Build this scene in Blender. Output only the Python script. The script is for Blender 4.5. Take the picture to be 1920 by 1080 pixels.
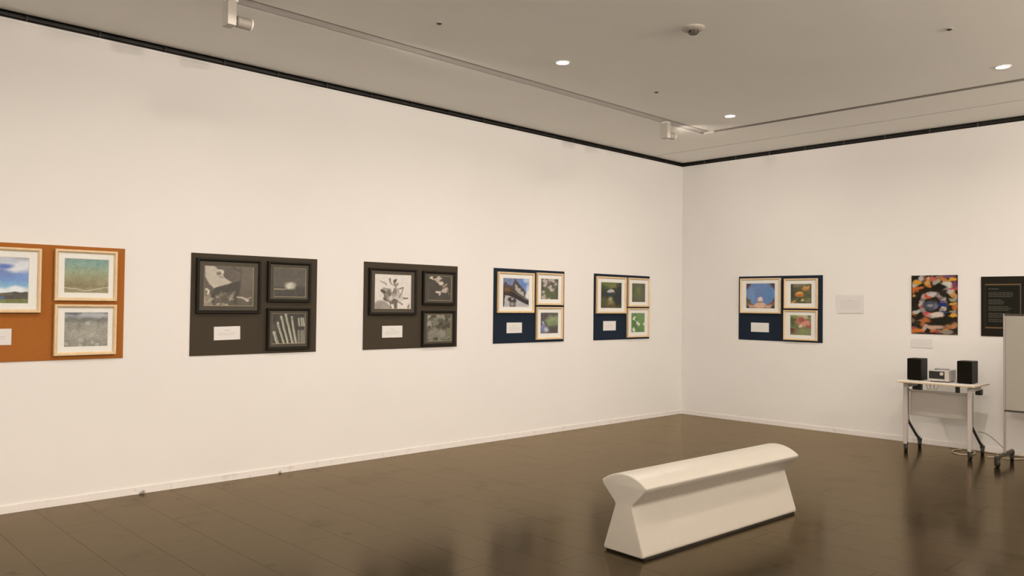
import bpy, bmesh, math, random
import numpy as np
from mathutils import Matrix, Vector

# ------------------------------------------------------------------ scene, camera, light
for o in list(bpy.data.objects):
    bpy.data.objects.remove(o)
S = bpy.context.scene
C = S.collection
S.view_settings.view_transform = 'Standard'
S.view_settings.look = 'None'
S.view_settings.gamma = 1.0
S.view_settings.use_curve_mapping = False
S.view_settings.exposure = 0.11

F_PX, YAW, PITCH, ROLL = 1511.27, 0.804623, 0.0206731, 0.0116759
CAM = Vector((-9.26348, -6.29690, 1.45))
fw = Vector((math.cos(YAW) * math.cos(PITCH), math.sin(YAW) * math.cos(PITCH), math.sin(PITCH)))
rt = Vector((math.sin(YAW), -math.cos(YAW), 0))
up = rt.cross(fw)
rt2 = rt * math.cos(ROLL) + up * math.sin(ROLL)
up2 = -rt * math.sin(ROLL) + up * math.cos(ROLL)
cd = bpy.data.cameras.new('camera')
cam = bpy.data.objects.new('camera', cd)
C.objects.link(cam)
cd.sensor_fit = 'HORIZONTAL'
cd.sensor_width = 36.0
cd.lens = F_PX / 1920 * 36.0
cd.clip_start = 0.05
M = Matrix.Identity(4)
for i in range(3):
    M[i][0], M[i][1], M[i][2], M[i][3] = rt2[i], up2[i], -fw[i], CAM[i]
cam.matrix_world = M
S.camera = cam

w = bpy.data.worlds.new('world')
S.world = w
w.use_nodes = True
w.node_tree.nodes['Background'].inputs[0].default_value = (0, 0, 0, 1)   # closed room: no sky
w.node_tree.nodes['Background'].inputs[1].default_value = 0.0

LIGHT_COL = (1.0, 0.87, 0.745)
DOWN_W = 19.5          # each ceiling downlight
DOWN_SPREAD = math.radians(163)
TRACK_W = 85.0         # each narrow track spotlight in view
FILL_FLOOD_W = 286.0        # each unseen flood added behind the viewpoint as fill light

# room: corner of the two walls in view is the origin; wall_left is y=0, wall_right is x=0
XMIN, YMIN = -12.6, -9.4
H_WALL, H_CEIL = 3.351, 3.407
rng = random.Random(7)

# ------------------------------------------------------------------ colour helpers
def lin(c):
    c = np.asarray(c, float) / 255.0
    return np.where(c <= 0.04045, c / 12.92, ((c + 0.055) / 1.055) ** 2.4)
WREF = lin((230, 212, 194))
def obs(*c):                       # surface colour of a thing seen as sRGB c beside the cream-lit white wall
    a = np.clip(lin(c) / WREF * 0.80, 0.0, 0.95)
    return tuple(float(v) for v in a)

# ------------------------------------------------------------------ materials
def principled(name):
    m = bpy.data.materials.new(name)
    m.use_nodes = True
    return m, m.node_tree, m.node_tree.nodes['Principled BSDF']
def mat(name, col, rough=0.5, metal=0.0, noise=0.04, nscale=30.0, bump=0.0, coat=0.0, spec=0.5):
    m, nt, b = principled(name)
    n = nt.nodes
    b.inputs['Roughness'].default_value = rough
    b.inputs['Metallic'].default_value = metal
    b.inputs['Specular IOR Level'].default_value = spec
    if coat:
        b.inputs['Coat Weight'].default_value = coat
        b.inputs['Coat Roughness'].default_value = 0.06
    tc = n.new('ShaderNodeTexCoord')
    nz = n.new('ShaderNodeTexNoise')
    nz.inputs['Scale'].default_value = nscale
    nz.inputs['Detail'].default_value = 4
    nt.links.new(tc.outputs['Object'], nz.inputs['Vector'])
    rp = n.new('ShaderNodeValToRGB')
    rp.color_ramp.elements[0].position = 0.3
    rp.color_ramp.elements[1].position = 0.7
    rp.color_ramp.elements[0].color = tuple(c * (1 - noise) for c in col) + (1,)
    rp.color_ramp.elements[1].color = tuple(min(1, c * (1 + noise)) for c in col) + (1,)
    nt.links.new(nz.outputs['Fac'], rp.inputs['Fac'])
    nt.links.new(rp.outputs['Color'], b.inputs['Base Color'])
    if bump:
        bp = n.new('ShaderNodeBump')
        bp.inputs['Strength'].default_value = bump
        bp.inputs['Distance'].default_value = 0.002
        nt.links.new(nz.outputs['Fac'], bp.inputs['Height'])
        nt.links.new(bp.outputs['Normal'], b.inputs['Normal'])
    return m
def emit_mat(name, col, strength):
    m, nt, b = principled(name)
    b.inputs['Base Color'].default_value = (0.8, 0.8, 0.8, 1)
    b.inputs['Emission Color'].default_value = tuple(col) + (1,)
    b.inputs['Emission Strength'].default_value = strength
    return m
def wood_mat(name, c1, c2):
    m, nt, b = principled(name)
    n = nt.nodes
    tc = n.new('ShaderNodeTexCoord')
    mp = n.new('ShaderNodeMapping')
    mp.inputs['Scale'].default_value = (8, 8, 8)
    nz = n.new('ShaderNodeTexNoise')
    nz.inputs['Scale'].default_value = 3.0
    nz.inputs['Detail'].default_value = 6
    rp = n.new('ShaderNodeValToRGB')
    rp.color_ramp.elements[0].position = 0.35
    rp.color_ramp.elements[1].position = 0.65
    rp.color_ramp.elements[0].color = tuple(c1) + (1,)
    rp.color_ramp.elements[1].color = tuple(c2) + (1,)
    nt.links.new(tc.outputs['Object'], mp.inputs['Vector'])
    nt.links.new(mp.outputs['Vector'], nz.inputs['Vector'])
    nt.links.new(nz.outputs['Fac'], rp.inputs['Fac'])
    nt.links.new(rp.outputs['Color'], b.inputs['Base Color'])
    b.inputs['Roughness'].default_value = 0.4
    return m
def print_mat():                   # flat print: colours of the printed sheet under framing glass
    m, nt, b = principled('photo_print')
    a = nt.nodes.new('ShaderNodeVertexColor')
    a.layer_name = 'ink'
    nt.links.new(a.outputs['Color'], b.inputs['Base Color'])
    b.inputs['Roughness'].default_value = 0.45
    b.inputs['Coat Weight'].default_value = 0.35
    b.inputs['Coat Roughness'].default_value = 0.08
    return m
def paper_mat():
    m, nt, b = principled('printed_card')
    a = nt.nodes.new('ShaderNodeVertexColor')
    a.layer_name = 'ink'
    nt.links.new(a.outputs['Color'], b.inputs['Base Color'])
    b.inputs['Roughness'].default_value = 0.7
    b.inputs['Specular IOR Level'].default_value = 0.15
    return m
def wall_mat():
    m, nt, b = principled('white_wall_paper')
    n = nt.nodes
    geo = n.new('ShaderNodeNewGeometry')
    nz = n.new('ShaderNodeTexNoise'); nz.inputs['Scale'].default_value = 260; nz.inputs['Detail'].default_value = 3
    n2 = n.new('ShaderNodeTexNoise'); n2.inputs['Scale'].default_value = 1.3; n2.inputs['Detail'].default_value = 5
    nt.links.new(geo.outputs['Position'], nz.inputs['Vector'])
    nt.links.new(geo.outputs['Position'], n2.inputs['Vector'])
    rp = n.new('ShaderNodeValToRGB')
    rp.color_ramp.elements[0].position = 0.3; rp.color_ramp.elements[0].color = (0.795, 0.788, 0.78, 1)
    rp.color_ramp.elements[1].position = 0.7; rp.color_ramp.elements[1].color = (0.815, 0.808, 0.80, 1)
    nt.links.new(n2.outputs['Fac'], rp.inputs['Fac'])
    nt.links.new(rp.outputs['Color'], b.inputs['Base Color'])
    bp = n.new('ShaderNodeBump'); bp.inputs['Strength'].default_value = 0.12; bp.inputs['Distance'].default_value = 0.001
    nt.links.new(nz.outputs['Fac'], bp.inputs['Height'])
    nt.links.new(bp.outputs['Normal'], b.inputs['Normal'])
    b.inputs['Roughness'].default_value = 0.85
    b.inputs['Specular IOR Level'].default_value = 0.2
    return m
def floor_mat():
    m, nt, b = principled('dark_floor_board')
    n = nt.nodes; lk = nt.links.new
    geo = n.new('ShaderNodeNewGeometry')
    mp = n.new('ShaderNodeMapping'); mp.inputs['Scale'].default_value = (9, 1.2, 1)
    lk(geo.outputs['Position'], mp.inputs['Vector'])
    grain = n.new('ShaderNodeTexNoise'); grain.inputs['Scale'].default_value = 6; grain.inputs['Detail'].default_value = 8
    lk(mp.outputs['Vector'], grain.inputs['Vector'])
    blot = n.new('ShaderNodeTexNoise'); blot.inputs['Scale'].default_value = 2.2; blot.inputs['Detail'].default_value = 6; blot.inputs['Roughness'].default_value = 0.65
    lk(geo.outputs['Position'], blot.inputs['Vector'])
    spot = n.new('ShaderNodeTexNoise'); spot.inputs['Scale'].default_value = 7.5; spot.inputs['Detail'].default_value = 3
    lk(geo.outputs['Position'], spot.inputs['Vector'])
    oi = n.new('ShaderNodeObjectInfo')
    r1 = n.new('ShaderNodeValToRGB')
    r1.color_ramp.elements[0].position = 0.25; r1.color_ramp.elements[0].color = (0.008, 0.0062, 0.0036, 1)
    r1.color_ramp.elements[1].position = 0.75; r1.color_ramp.elements[1].color = (0.016, 0.0125, 0.0075, 1)
    lk(grain.outputs['Fac'], r1.inputs['Fac'])
    r2 = n.new('ShaderNodeValToRGB')            # darker worn blotches and spots
    r2.color_ramp.elements[0].position = 0.30; r2.color_ramp.elements[0].color = (0.55, 0.55, 0.55, 1)
    r2.color_ramp.elements[1].position = 0.46; r2.color_ramp.elements[1].color = (1, 1, 1, 1)
    lk(blot.outputs['Fac'], r2.inputs['Fac'])
    r3 = n.new('ShaderNodeValToRGB')
    r3.color_ramp.elements[0].position = 0.27; r3.color_ramp.elements[0].color = (0.4, 0.4, 0.4, 1)
    r3.color_ramp.elements[1].position = 0.33; r3.color_ramp.elements[1].color = (1, 1, 1, 1)
    lk(spot.outputs['Fac'], r3.inputs['Fac'])
    mx = n.new('ShaderNodeMixRGB'); mx.blend_type = 'MULTIPLY'; mx.inputs[0].default_value = 1
    lk(r1.outputs['Color'], mx.inputs[1]); lk(r2.outputs['Color'], mx.inputs[2])
    mx2 = n.new('ShaderNodeMixRGB'); mx2.blend_type = 'MULTIPLY'; mx2.inputs[0].default_value = 1
    lk(mx.outputs['Color'], mx2.inputs[1]); lk(r3.outputs['Color'], mx2.inputs[2])
    mr = n.new('ShaderNodeMapRange'); mr.inputs['To Min'].default_value = 0.90; mr.inputs['To Max'].default_value = 1.10
    lk(oi.outputs['Random'], mr.inputs['Value'])
    vm = n.new('ShaderNodeVectorMath'); vm.operation = 'SCALE'
    lk(mx2.outputs['Color'], vm.inputs[0]); lk(mr.outputs['Result'], vm.inputs['Scale'])
    rr = n.new('ShaderNodeMapRange'); rr.inputs['To Min'].default_value = 0.13; rr.inputs['To Max'].default_value = 0.24
    lk(blot.outputs['Fac'], rr.inputs['Value'])
    bp = n.new('ShaderNodeBump'); bp.inputs['Strength'].default_value = 0.08; bp.inputs['Distance'].default_value = 0.001
    lk(grain.outputs['Fac'], bp.inputs['Height'])
    df = n.new('ShaderNodeBsdfDiffuse'); gl = n.new('ShaderNodeBsdfGlossy'); fr = n.new('ShaderNodeFresnel'); ms = n.new('ShaderNodeMixShader')
    gl.inputs['Color'].default_value = (0.86, 0.715, 0.515, 1)          # amber varnish
    fr.inputs['IOR'].default_value = 1.5
    wr = n.new('ShaderNodeMixRGB'); wr.blend_type = 'MULTIPLY'; wr.inputs[0].default_value = 0.26
    wr.inputs[1].default_value = (0.86, 0.715, 0.515, 1)
    ws = n.new('ShaderNodeMixRGB'); ws.blend_type = 'MULTIPLY'; ws.inputs[0].default_value = 1
    lk(r2.outputs['Color'], ws.inputs[1]); lk(r3.outputs['Color'], ws.inputs[2]); lk(ws.outputs['Color'], wr.inputs[2])
    lk(wr.outputs['Color'], gl.inputs['Color'])
    lk(vm.outputs['Vector'], df.inputs['Color']); lk(rr.outputs['Result'], gl.inputs['Roughness'])
    for nd in (df, gl, fr): lk(bp.outputs['Normal'], nd.inputs['Normal'])
    lk(fr.outputs['Fac'], ms.inputs['Fac']); lk(df.outputs['BSDF'], ms.inputs[1]); lk(gl.outputs['BSDF'], ms.inputs[2])
    out = [q for q in n if q.type == 'OUTPUT_MATERIAL'][0]
    lk(ms.outputs['Shader'], out.inputs['Surface'])
    n.remove(b)
    return m
def baseboard_mat():               # painted skirting with scuffs
    m, nt, b = principled('painted_skirting')
    n = nt.nodes; lk = nt.links.new
    geo = n.new('ShaderNodeNewGeometry')
    nz = n.new('ShaderNodeTexNoise'); nz.inputs['Scale'].default_value = 14; nz.inputs['Detail'].default_value = 5
    lk(geo.outputs['Position'], nz.inputs['Vector'])
    prev = None
    for (px, pz, r) in ((-7.03, 0.010, 0.022), (-7.045, 0.004, 0.02), (-5.913, 0.004, 0.022)):
        d = n.new('ShaderNodeVectorMath'); d.operation = 'DISTANCE'
        d.inputs[1].default_value = (px, -0.008, pz)
        lk(geo.outputs['Position'], d.inputs[0])
        mr = n.new('ShaderNodeMapRange'); mr.inputs['From Min'].default_value = 0.2 * r; mr.inputs['From Max'].default_value = r
        mr.inputs['To Min'].default_value = 0.25; mr.inputs['To Max'].default_value = 1.0
        lk(d.outputs['Value'], mr.inputs['Value'])
        if prev is None: prev = mr.outputs['Result']
        else:
            k = n.new('ShaderNodeMath'); k.operation = 'MINIMUM'
            lk(prev, k.inputs[0]); lk(mr.outputs['Result'], k.inputs[1]); prev = k.outputs['Value']
    rp = n.new('ShaderNodeValToRGB')
    rp.color_ramp.elements[0].position = 0.28; rp.color_ramp.elements[0].color = (0.68, 0.66, 0.64, 1)
    rp.color_ramp.elements[1].position = 0.42; rp.color_ramp.elements[1].color = (0.82, 0.80, 0.79, 1)
    lk(nz.outputs['Fac'], rp.inputs['Fac'])
    vm = n.new('ShaderNodeVectorMath'); vm.operation = 'SCALE'
    lk(rp.outputs['Color'], vm.inputs[0]); lk(prev, vm.inputs['Scale'])
    lk(vm.outputs['Vector'], b.inputs['Base Color'])
    b.inputs['Roughness'].default_value = 0.45
    return m

MAT = {}
MAT['wall'] = wall_mat()
MAT['ceiling'] = mat('ceiling_board', (0.90, 0.88, 0.83), 0.9, noise=0.01, nscale=2, spec=0.2)
MAT['slot'] = mat('slot_back', (0.22, 0.21, 0.19), 0.8, noise=0.02)  # kept dark to deepen the shade inside the slots
MAT['floor'] = floor_mat()
MAT['floor_base'] = mat('floor_joint', (0.012, 0.010, 0.008), 0.8)
MAT['baseboard'] = baseboard_mat()
MAT['grille'] = mat('black_grille', (0.008, 0.008, 0.007), 0.6)
MAT['grille_rail'] = mat('grille_rail', (0.045, 0.034, 0.026), 0.5)
MAT['grille_joint'] = mat('grille_joint', (0.06, 0.06, 0.055), 0.5)
MAT['metal_white'] = mat('white_enamel', (0.80, 0.79, 0.76), 0.4, noise=0.01)
MAT['metal_grey'] = mat('grey_enamel', (0.42, 0.40, 0.37), 0.45, noise=0.02)
MAT['rail_paint'] = mat('rail_paint', (0.62, 0.59, 0.56), 0.6, noise=0.01)
MAT['spot_body'] = mat('spot_body', (0.46, 0.435, 0.395), 0.5, noise=0.01)
MAT['spot_head'] = mat('spot_head', (0.30, 0.28, 0.245), 0.5, noise=0.02)
MAT['slot_shade'] = mat('slot_shade_grey', (0.30, 0.28, 0.25), 0.7, noise=0.02)  # grey that paints shade onto the slot and joint sides
MAT['lamp'] = emit_mat('lamp_glow', (1.0, 0.95, 0.88), 12.0)
MAT['orange'] = mat('orange_board', obs(160, 91, 36), 0.8, noise=0.03, nscale=60, spec=0.12)
MAT['charcoal'] = mat('charcoal_board', obs(68, 56, 42), 0.8, noise=0.03, nscale=60, spec=0.12)
MAT['navy'] = mat('navy_board', obs(31, 37, 46), 0.75, noise=0.03, nscale=60, spec=0.12)
MAT['frame_wood'] = wood_mat('pale_frame_wood', obs(216, 174, 124), obs(224, 184, 136))
MAT['frame_black'] = mat('black_frame_wood', obs(27, 21, 14), 0.5, noise=0.05, spec=0.2)
MAT['mat_white'] = mat('white_mount', obs(228, 212, 192), 0.7, noise=0.01, coat=0.2)
MAT['mat_dark'] = mat('dark_mount', obs(72, 62, 47), 0.6, noise=0.03, coat=0.08, spec=0.3)
MAT['edge_cream'] = mat('cream_bevel', obs(176, 150, 112), 0.6, noise=0.02)
MAT['edge_white'] = mat('white_bevel', obs(205, 190, 172), 0.6, noise=0.02)
MAT['print'] = print_mat()
MAT['card'] = paper_mat()
MAT['card_edge'] = mat('card_edge', obs(218, 200, 184), 0.7, noise=0.01)
MAT['bench'] = mat('cream_bench_shell', (0.465, 0.44, 0.39), 0.38, noise=0.012, nscale=5)
MAT['black'] = mat('black_plastic', (0.012, 0.011, 0.010), 0.45, noise=0.1)
MAT['rubber'] = mat('black_rubber', (0.010, 0.009, 0.008), 0.6, noise=0.1)
MAT['speaker'] = mat('speaker_cabinet', (0.008, 0.007, 0.005), 0.5, noise=0.15, spec=0.2)
MAT['cloth'] = mat('speaker_cloth', (0.006, 0.005, 0.003), 0.9, noise=0.3, nscale=400, spec=0.1)
MAT['silver'] = mat('silver_plastic', (0.55, 0.52, 0.49), 0.35, metal=0.3, noise=0.02)
MAT['tabletop'] = mat('white_laminate', (0.78, 0.75, 0.70), 0.4, noise=0.01)
MAT['table_edge'] = mat('tan_edge', obs(196, 165, 128), 0.5, noise=0.04)
MAT['table_leg'] = mat('light_grey_paint', (0.46, 0.425, 0.40), 0.4, noise=0.01)
MAT['table_panel'] = mat('modesty_panel_paint', (0.38, 0.355, 0.325), 0.5, noise=0.01)
MAT['dark_green'] = mat('dark_strut_paint', (0.035, 0.042, 0.036), 0.4, noise=0.05)
MAT['board_face'] = mat('grey_board_face', (0.335, 0.32, 0.275), 0.45, noise=0.012, nscale=4)
MAT['alu'] = mat('aluminium', (0.42, 0.38, 0.36), 0.35, metal=0.5, noise=0.02)
MAT['brown_rail'] = mat('brown_rail', (0.045, 0.035, 0.024), 0.5)
MAT['cable'] = mat('cream_cable', (0.62, 0.55, 0.42), 0.5)
MAT['cable_grey'] = mat('grey_cable', (0.16, 0.14, 0.12), 0.5)

# ------------------------------------------------------------------ geometry helpers
def new_bm(): return bmesh.new()
def bx(bm, x0, x1, y0, y1, z0, z1, bev=0.0):
    x0, x1 = min(x0, x1), max(x0, x1); y0, y1 = min(y0, y1), max(y0, y1); z0, z1 = min(z0, z1), max(z0, z1)
    r = bmesh.ops.create_cube(bm, size=1.0)
    for v in r['verts']:
        v.co = Vector(((x0 + x1) / 2 + v.co.x * (x1 - x0), (y0 + y1) / 2 + v.co.y * (y1 - y0), (z0 + z1) / 2 + v.co.z * (z1 - z0)))
    if bev:
        es = set(e for v in r['verts'] for e in v.link_edges)
        bmesh.ops.bevel(bm, geom=list(es), offset=bev, segments=2, affect='EDGES', profile=0.5)
    return bm
def lathe(bm, prof, n=32, axis='Z', org=(0, 0, 0)):
    org = Vector(org); rings = []
    for r, h in prof:
        ring = []
        for k in range(n):
            a = 2 * math.pi * k / n
            if axis == 'Z': p = Vector((r * math.cos(a), r * math.sin(a), h))
            elif axis == 'X': p = Vector((h, r * math.cos(a), r * math.sin(a)))
            else: p = Vector((r * math.cos(a), h, r * math.sin(a)))
            ring.append(bm.verts.new(org + p))
        rings.append(ring)
    for a, b in zip(rings[:-1], rings[1:]):
        for k in range(n):
            bm.faces.new((a[k], a[(k + 1) % n], b[(k + 1) % n], b[k]))
    bm.faces.new(rings[0]); bm.faces.new(list(reversed(rings[-1])))
    bmesh.ops.recalc_face_normals(bm, faces=bm.faces)
    return bm
def tube(bm, pts, r, n=10, closed_caps=True):
    pts = [Vector(p) for p in pts]; rings = []
    prevn = None
    for i, p in enumerate(pts):
        d = (pts[min(i + 1, len(pts) - 1)] - pts[max(i - 1, 0)]).normalized()
        ref = prevn if prevn is not None else (Vector((0, 0, 1)) if abs(d.z) < 0.9 else Vector((1, 0, 0)))
        s = d.cross(ref).normalized(); t = s.cross(d).normalized(); prevn = t
        rr = r[i] if isinstance(r, (list, tuple)) else r
        rings.append([bm.verts.new(p + (s * math.cos(2 * math.pi * k / n) + t * math.sin(2 * math.pi * k / n)) * rr) for k in range(n)])
    for a, b in zip(rings[:-1], rings[1:]):
        for k in range(n): bm.faces.new((a[k], a[(k + 1) % n], b[(k + 1) % n], b[k]))
    bm.faces.new(rings[0]); bm.faces.new(list(reversed(rings[-1])))
    bmesh.ops.recalc_face_normals(bm, faces=bm.faces)
    return bm
def smooth_path(pts, n=8):
    pts = [Vector(p) for p in pts]; out = []
    P = [pts[0]] + pts + [pts[-1]]
    for i in range(1, len(P) - 2):
        for k in range(n):
            t = k / n; a, b, c, d = P[i - 1], P[i], P[i + 1], P[i + 2]
            out.append(0.5 * ((2 * b) + (c - a) * t + (2 * a - 5 * b + 4 * c - d) * t * t + (3 * b - a - 3 * c + d) * t ** 3))
    out.append(pts[-1]); return out
def obj(name, bm, m, parent=None, smooth=None):
    me = bpy.data.meshes.new(name)
    bm.to_mesh(me); bm.free()
    me.materials.append(MAT[m] if isinstance(m, str) else m)
    if smooth is not None:
        me.polygons.foreach_set('use_smooth', [True] * len(me.polygons))
        try: me.set_sharp_from_angle(angle=math.radians(smooth))
        except Exception: pass
    o = bpy.data.objects.new(name, me)
    C.objects.link(o)
    if parent is not None: o.parent = parent
    return o
def tag(o, label, cat, group=None):
    o['label'] = label; o['category'] = cat
    if group: o['group'] = group
    return o
def thing(name, label, cat, loc=(0, 0, 0), rz=0.0, group=None):
    o = bpy.data.objects.new(name, None); C.objects.link(o)
    o.empty_display_size = 0.1
    o.location = loc; o.rotation_euler = (0, 0, rz)
    return tag(o, label, cat, group)
def struct(name, bm, m, smooth=None):
    o = obj(name, bm, m, None, smooth); o['kind'] = 'structure'; return o
def copy_tree(o, parent=None):
    c = o.copy(); C.objects.link(c); c.parent = parent
    for ch in list(o.children):
        copy_tree(ch, c)
    return c

# ------------------------------------------------------------------ room shell
struct('wall_left', bx(new_bm(), XMIN - 0.2, 0.2, 0.0, 0.2, -0.1, H_WALL), 'wall')
struct('wall_right', bx(new_bm(), 0.0, 0.2, YMIN - 0.2, 0.0, -0.1, H_WALL), 'wall')
struct('wall_back', bx(new_bm(), XMIN - 0.2, XMIN, YMIN - 0.2, 0.0, -0.1, H_CEIL), 'wall')
struct('wall_front', bx(new_bm(), XMIN, 0.0, YMIN - 0.2, YMIN, -0.1, H_CEIL), 'wall')

# floor: dark base with single boards laid on it
floor = struct('floor', bx(new_bm(), XMIN - 0.1, 0.1, YMIN - 0.1, 0.1, -0.06, -0.0035), 'floor_base')
PW, PL, GAP = 0.3057, 1.83, 0.0015
plank_cache = {}
def plank_mesh(wd, ln):
    key = (round(wd, 3), round(ln, 3))
    if key not in plank_cache:
        bm = new_bm()
        bx(bm, 0, wd - GAP, -ln + GAP, 0, -0.012, 0.0)
        me = bpy.data.meshes.new('floor_board'); bm.to_mesh(me); bm.free()
        me.materials.append(MAT['floor'])
        plank_cache[key] = me
    return plank_cache[key]
i0 = int(math.floor((XMIN + 7.14) / PW)) ; i1 = int(math.ceil(7.14 / PW))
for i in range(i0, i1):
    xa, xb = max(-7.14 + i * PW, XMIN), min(-7.14 + (i + 1) * PW, 0.0)
    if xb - xa < 0.02: continue
    cuts = [0.0]
    y = -((0.86 + 1.04 * i) % PL)
    while y > YMIN:
        if y < -0.02: cuts.append(y)
        y -= PL
    cuts.append(YMIN)
    for ya, yb in zip(cuts[:-1], cuts[1:]):
        if ya - yb < 0.02: continue
        p = bpy.data.objects.new('floor_board', plank_mesh(xb - xa, ya - yb))
        C.objects.link(p); p.location = (xa, ya, 0); p.parent = floor

# skirting
def skirting(bm, x0, x1, y0, y1): return bx(bm, x0, x1, y0, y1, 0.0, 0.056, 0.002)
struct('baseboard_left', skirting(new_bm(), XMIN, 0.0, -0.008, 0.001), 'baseboard')
struct('baseboard_right', skirting(new_bm(), -0.008, 0.001, YMIN, -0.008), 'baseboard')

# ceiling: separate boards, a lighting slot and a fine joint between them
ceiling = struct('ceiling', bx(new_bm(), XMIN - 0.2, 0.3, YMIN - 0.2, 0.3, H_CEIL + 0.11, H_CEIL + 0.2), 'slot')
SLOT_Y0, SLOT_Y1 = -1.365, -1.228       # slot along the left wall
SLOT_X0, SLOT_X1 = -1.49, -1.40         # slot along the right wall
JX = -0.685
def cboard(x0, x1, y0, y1):
    return obj('ceiling_panel', bx(new_bm(), x0, x1, y0, y1, H_CEIL, H_CEIL + 0.112), 'ceiling', ceiling)
cboard(XMIN, JX - 0.009, SLOT_Y1, 0.0)
cboard(JX + 0.009, 0.0, YMIN, 0.0)
cboard(SLOT_X1, JX - 0.009, YMIN, SLOT_Y1)
cboard(XMIN, SLOT_X0, YMIN, SLOT_Y0)

obj('slot_shade_strip', bx(new_bm(), SLOT_X1 - 0.003, SLOT_X1, YMIN, SLOT_Y0, H_CEIL + 0.001, H_CEIL + 0.11), 'slot_shade', ceiling)  # thin dark strips stand in for shade in slots and joint
obj('slot_shade_strip', bx(new_bm(), XMIN, SLOT_X1, SLOT_Y1 - 0.002, SLOT_Y1, H_CEIL + 0.001, H_CEIL + 0.11), 'slot_shade', ceiling)
obj('slot_shade_strip', bx(new_bm(), JX + 0.006, JX + 0.009, YMIN, 0, H_CEIL + 0.001, H_CEIL + 0.11), 'slot_shade', ceiling)

# black linear grille in the gap between wall head and ceiling
def grille(name, along, n0, n1):
    bm = new_bm()
    if along == 'x': bx(bm, n0, 0.12, 0.06, 0.12, H_WALL - 0.02, H_CEIL + 0.11)
    else: bx(bm, 0.06, 0.12, n0, 0.12, H_WALL - 0.02, H_CEIL + 0.11)
    t = struct(name, bm, 'grille')
    def strip(nm, a0, a1, d0, d1, z0, z1, m):
        b = new_bm()
        if along == 'x': bx(b, a0, a1, d0, d1, z0, z1)
        else: bx(b, d0, d1, a0, a1, z0, z1)
        return obj(nm, b, m, t)
    strip('rail', n0, 0.06 if along == 'x' else 0.0, 0.030, 0.036, H_WALL + 0.030, H_WALL + 0.036, 'grille_rail')
    strip('ledge', n0, 0.06 if along == 'x' else 0.0, 0.0, 0.06, H_WALL, H_WALL + 0.003, 'grille')
    strip('angle_bead', n0, -0.003, -0.003, 0.0, H_WALL - 0.017, H_WALL + 0.0035, 'wall')
    k = 0
    a = -0.316
    while a > n0:
        strip('divider', a - 0.0025, a + 0.0025, 0.026, 0.06, H_WALL + 0.003, H_CEIL, 'grille_joint')
        a -= 0.4715
    return t
grille('trim_1', 'x', XMIN, 0)
grille('trim_2', 'y', YMIN, 0)

# ------------------------------------------------------------------ downlights
def downlight(x, y, label, group):
    t = thing('downlight', label, 'ceiling light', (x, y, H_CEIL), 0, group)
    bm = new_bm()
    prof = [(0.046, -0.001), (0.050, -0.006), (0.060, -0.004), (0.064, 0.0)]
    rings = []
    for r, h in prof:
        rings.append([bm.verts.new((r * math.cos(2 * math.pi * k / 40), r * math.sin(2 * math.pi * k / 40), h)) for k in range(40)])
    for a, b in zip(rings[:-1], rings[1:]):
        for k in range(40): bm.faces.new((a[k], a[(k + 1) % 40], b[(k + 1) % 40], b[k]))
    obj('trim_ring', bm, 'metal_white', t, 40)
    obj('lens', lathe(new_bm(), [(0.047, -0.0008), (0.047, -0.002)], 40), 'lamp', t)
    L = bpy.data.lights.new('downlight_lamp', 'AREA')
    L.shape = 'DISK'; L.size = 0.09; L.energy = DOWN_W; L.color = LIGHT_COL; L.spread = DOWN_SPREAD
    lo = bpy.data.objects.new('downlight_lamp', L); C.objects.link(lo)
    lo.parent = t; lo.location = (0, 0, -0.0045)
    return t
DX = [-1.98, -4.51, -7.04, -9.57, -12.1]
DY = [-1.915, -4.38, -6.84, -8.9]
seen = {(-4.51, -1.915): 'round lit downlight nearest the smoke detector, left of the others',
        (-1.98, -1.915): 'small round lit downlight just inside the corner of the ceiling slot',
        (-1.98, -4.38): 'round lit downlight at the far right, near the right-hand slot'}
for x in DX:
    for y in DY:
        lb = seen.get((x, y))
        downlight(x, y, lb or 'round ceiling downlight outside the picture, added along the grid for room light', 'ceiling downlights')  # out-of-view ones continue the grid, added to brighten the room

# small dark eyelets between the downlights
def eyelet(x, y, label):
    t = thing('ceiling_eyelet', label, 'ceiling fixture', (x, y, H_CEIL), 0, 'dark ceiling eyelets')
    obj('plate', lathe(new_bm(), [(0.024, 0.0), (0.024, -0.003), (0.018, -0.006)], 28), 'metal_grey', t, 40)
    obj('socket', lathe(new_bm(), [(0.017, -0.004), (0.017, -0.0085), (0.010, -0.012)], 24), 'black', t, 40)
eyelet(-5.776, -1.912, 'small dark ceiling eyelet above the grey boards, leftmost of three')
eyelet(-3.257, -1.925, 'small dark ceiling eyelet between the two lit downlights')
eyelet(-3.217, -4.377, 'small dark ceiling eyelet at the upper right of the ceiling')

t = thing('smoke_detector', 'round beige smoke detector with dark sensor on the ceiling', 'smoke detector', (-4.47, -3.12, H_CEIL))
obj('base', lathe(new_bm(), [(0.078, 0.0), (0.078, -0.010), (0.070, -0.018), (0.045, -0.026)], 36), mat('detector_shell', (0.40, 0.37, 0.32), 0.5), t, 40)
obj('sensor_chamber', lathe(new_bm(), [(0.034, -0.022), (0.034, -0.040), (0.028, -0.047)], 28), mat('detector_chamber', (0.09, 0.075, 0.055), 0.5), t, 40)
for k in range(8):
    a = k * math.pi / 4
    b = bx(new_bm(), 0.0335, 0.0365, -0.004, 0.004, -0.040, -0.022)
    bmesh.ops.rotate(b, verts=b.verts, cent=(0, 0, 0), matrix=Matrix.Rotation(a, 3, 'Z'))
    obj('sensor_rib', b, 'black', t)

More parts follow.
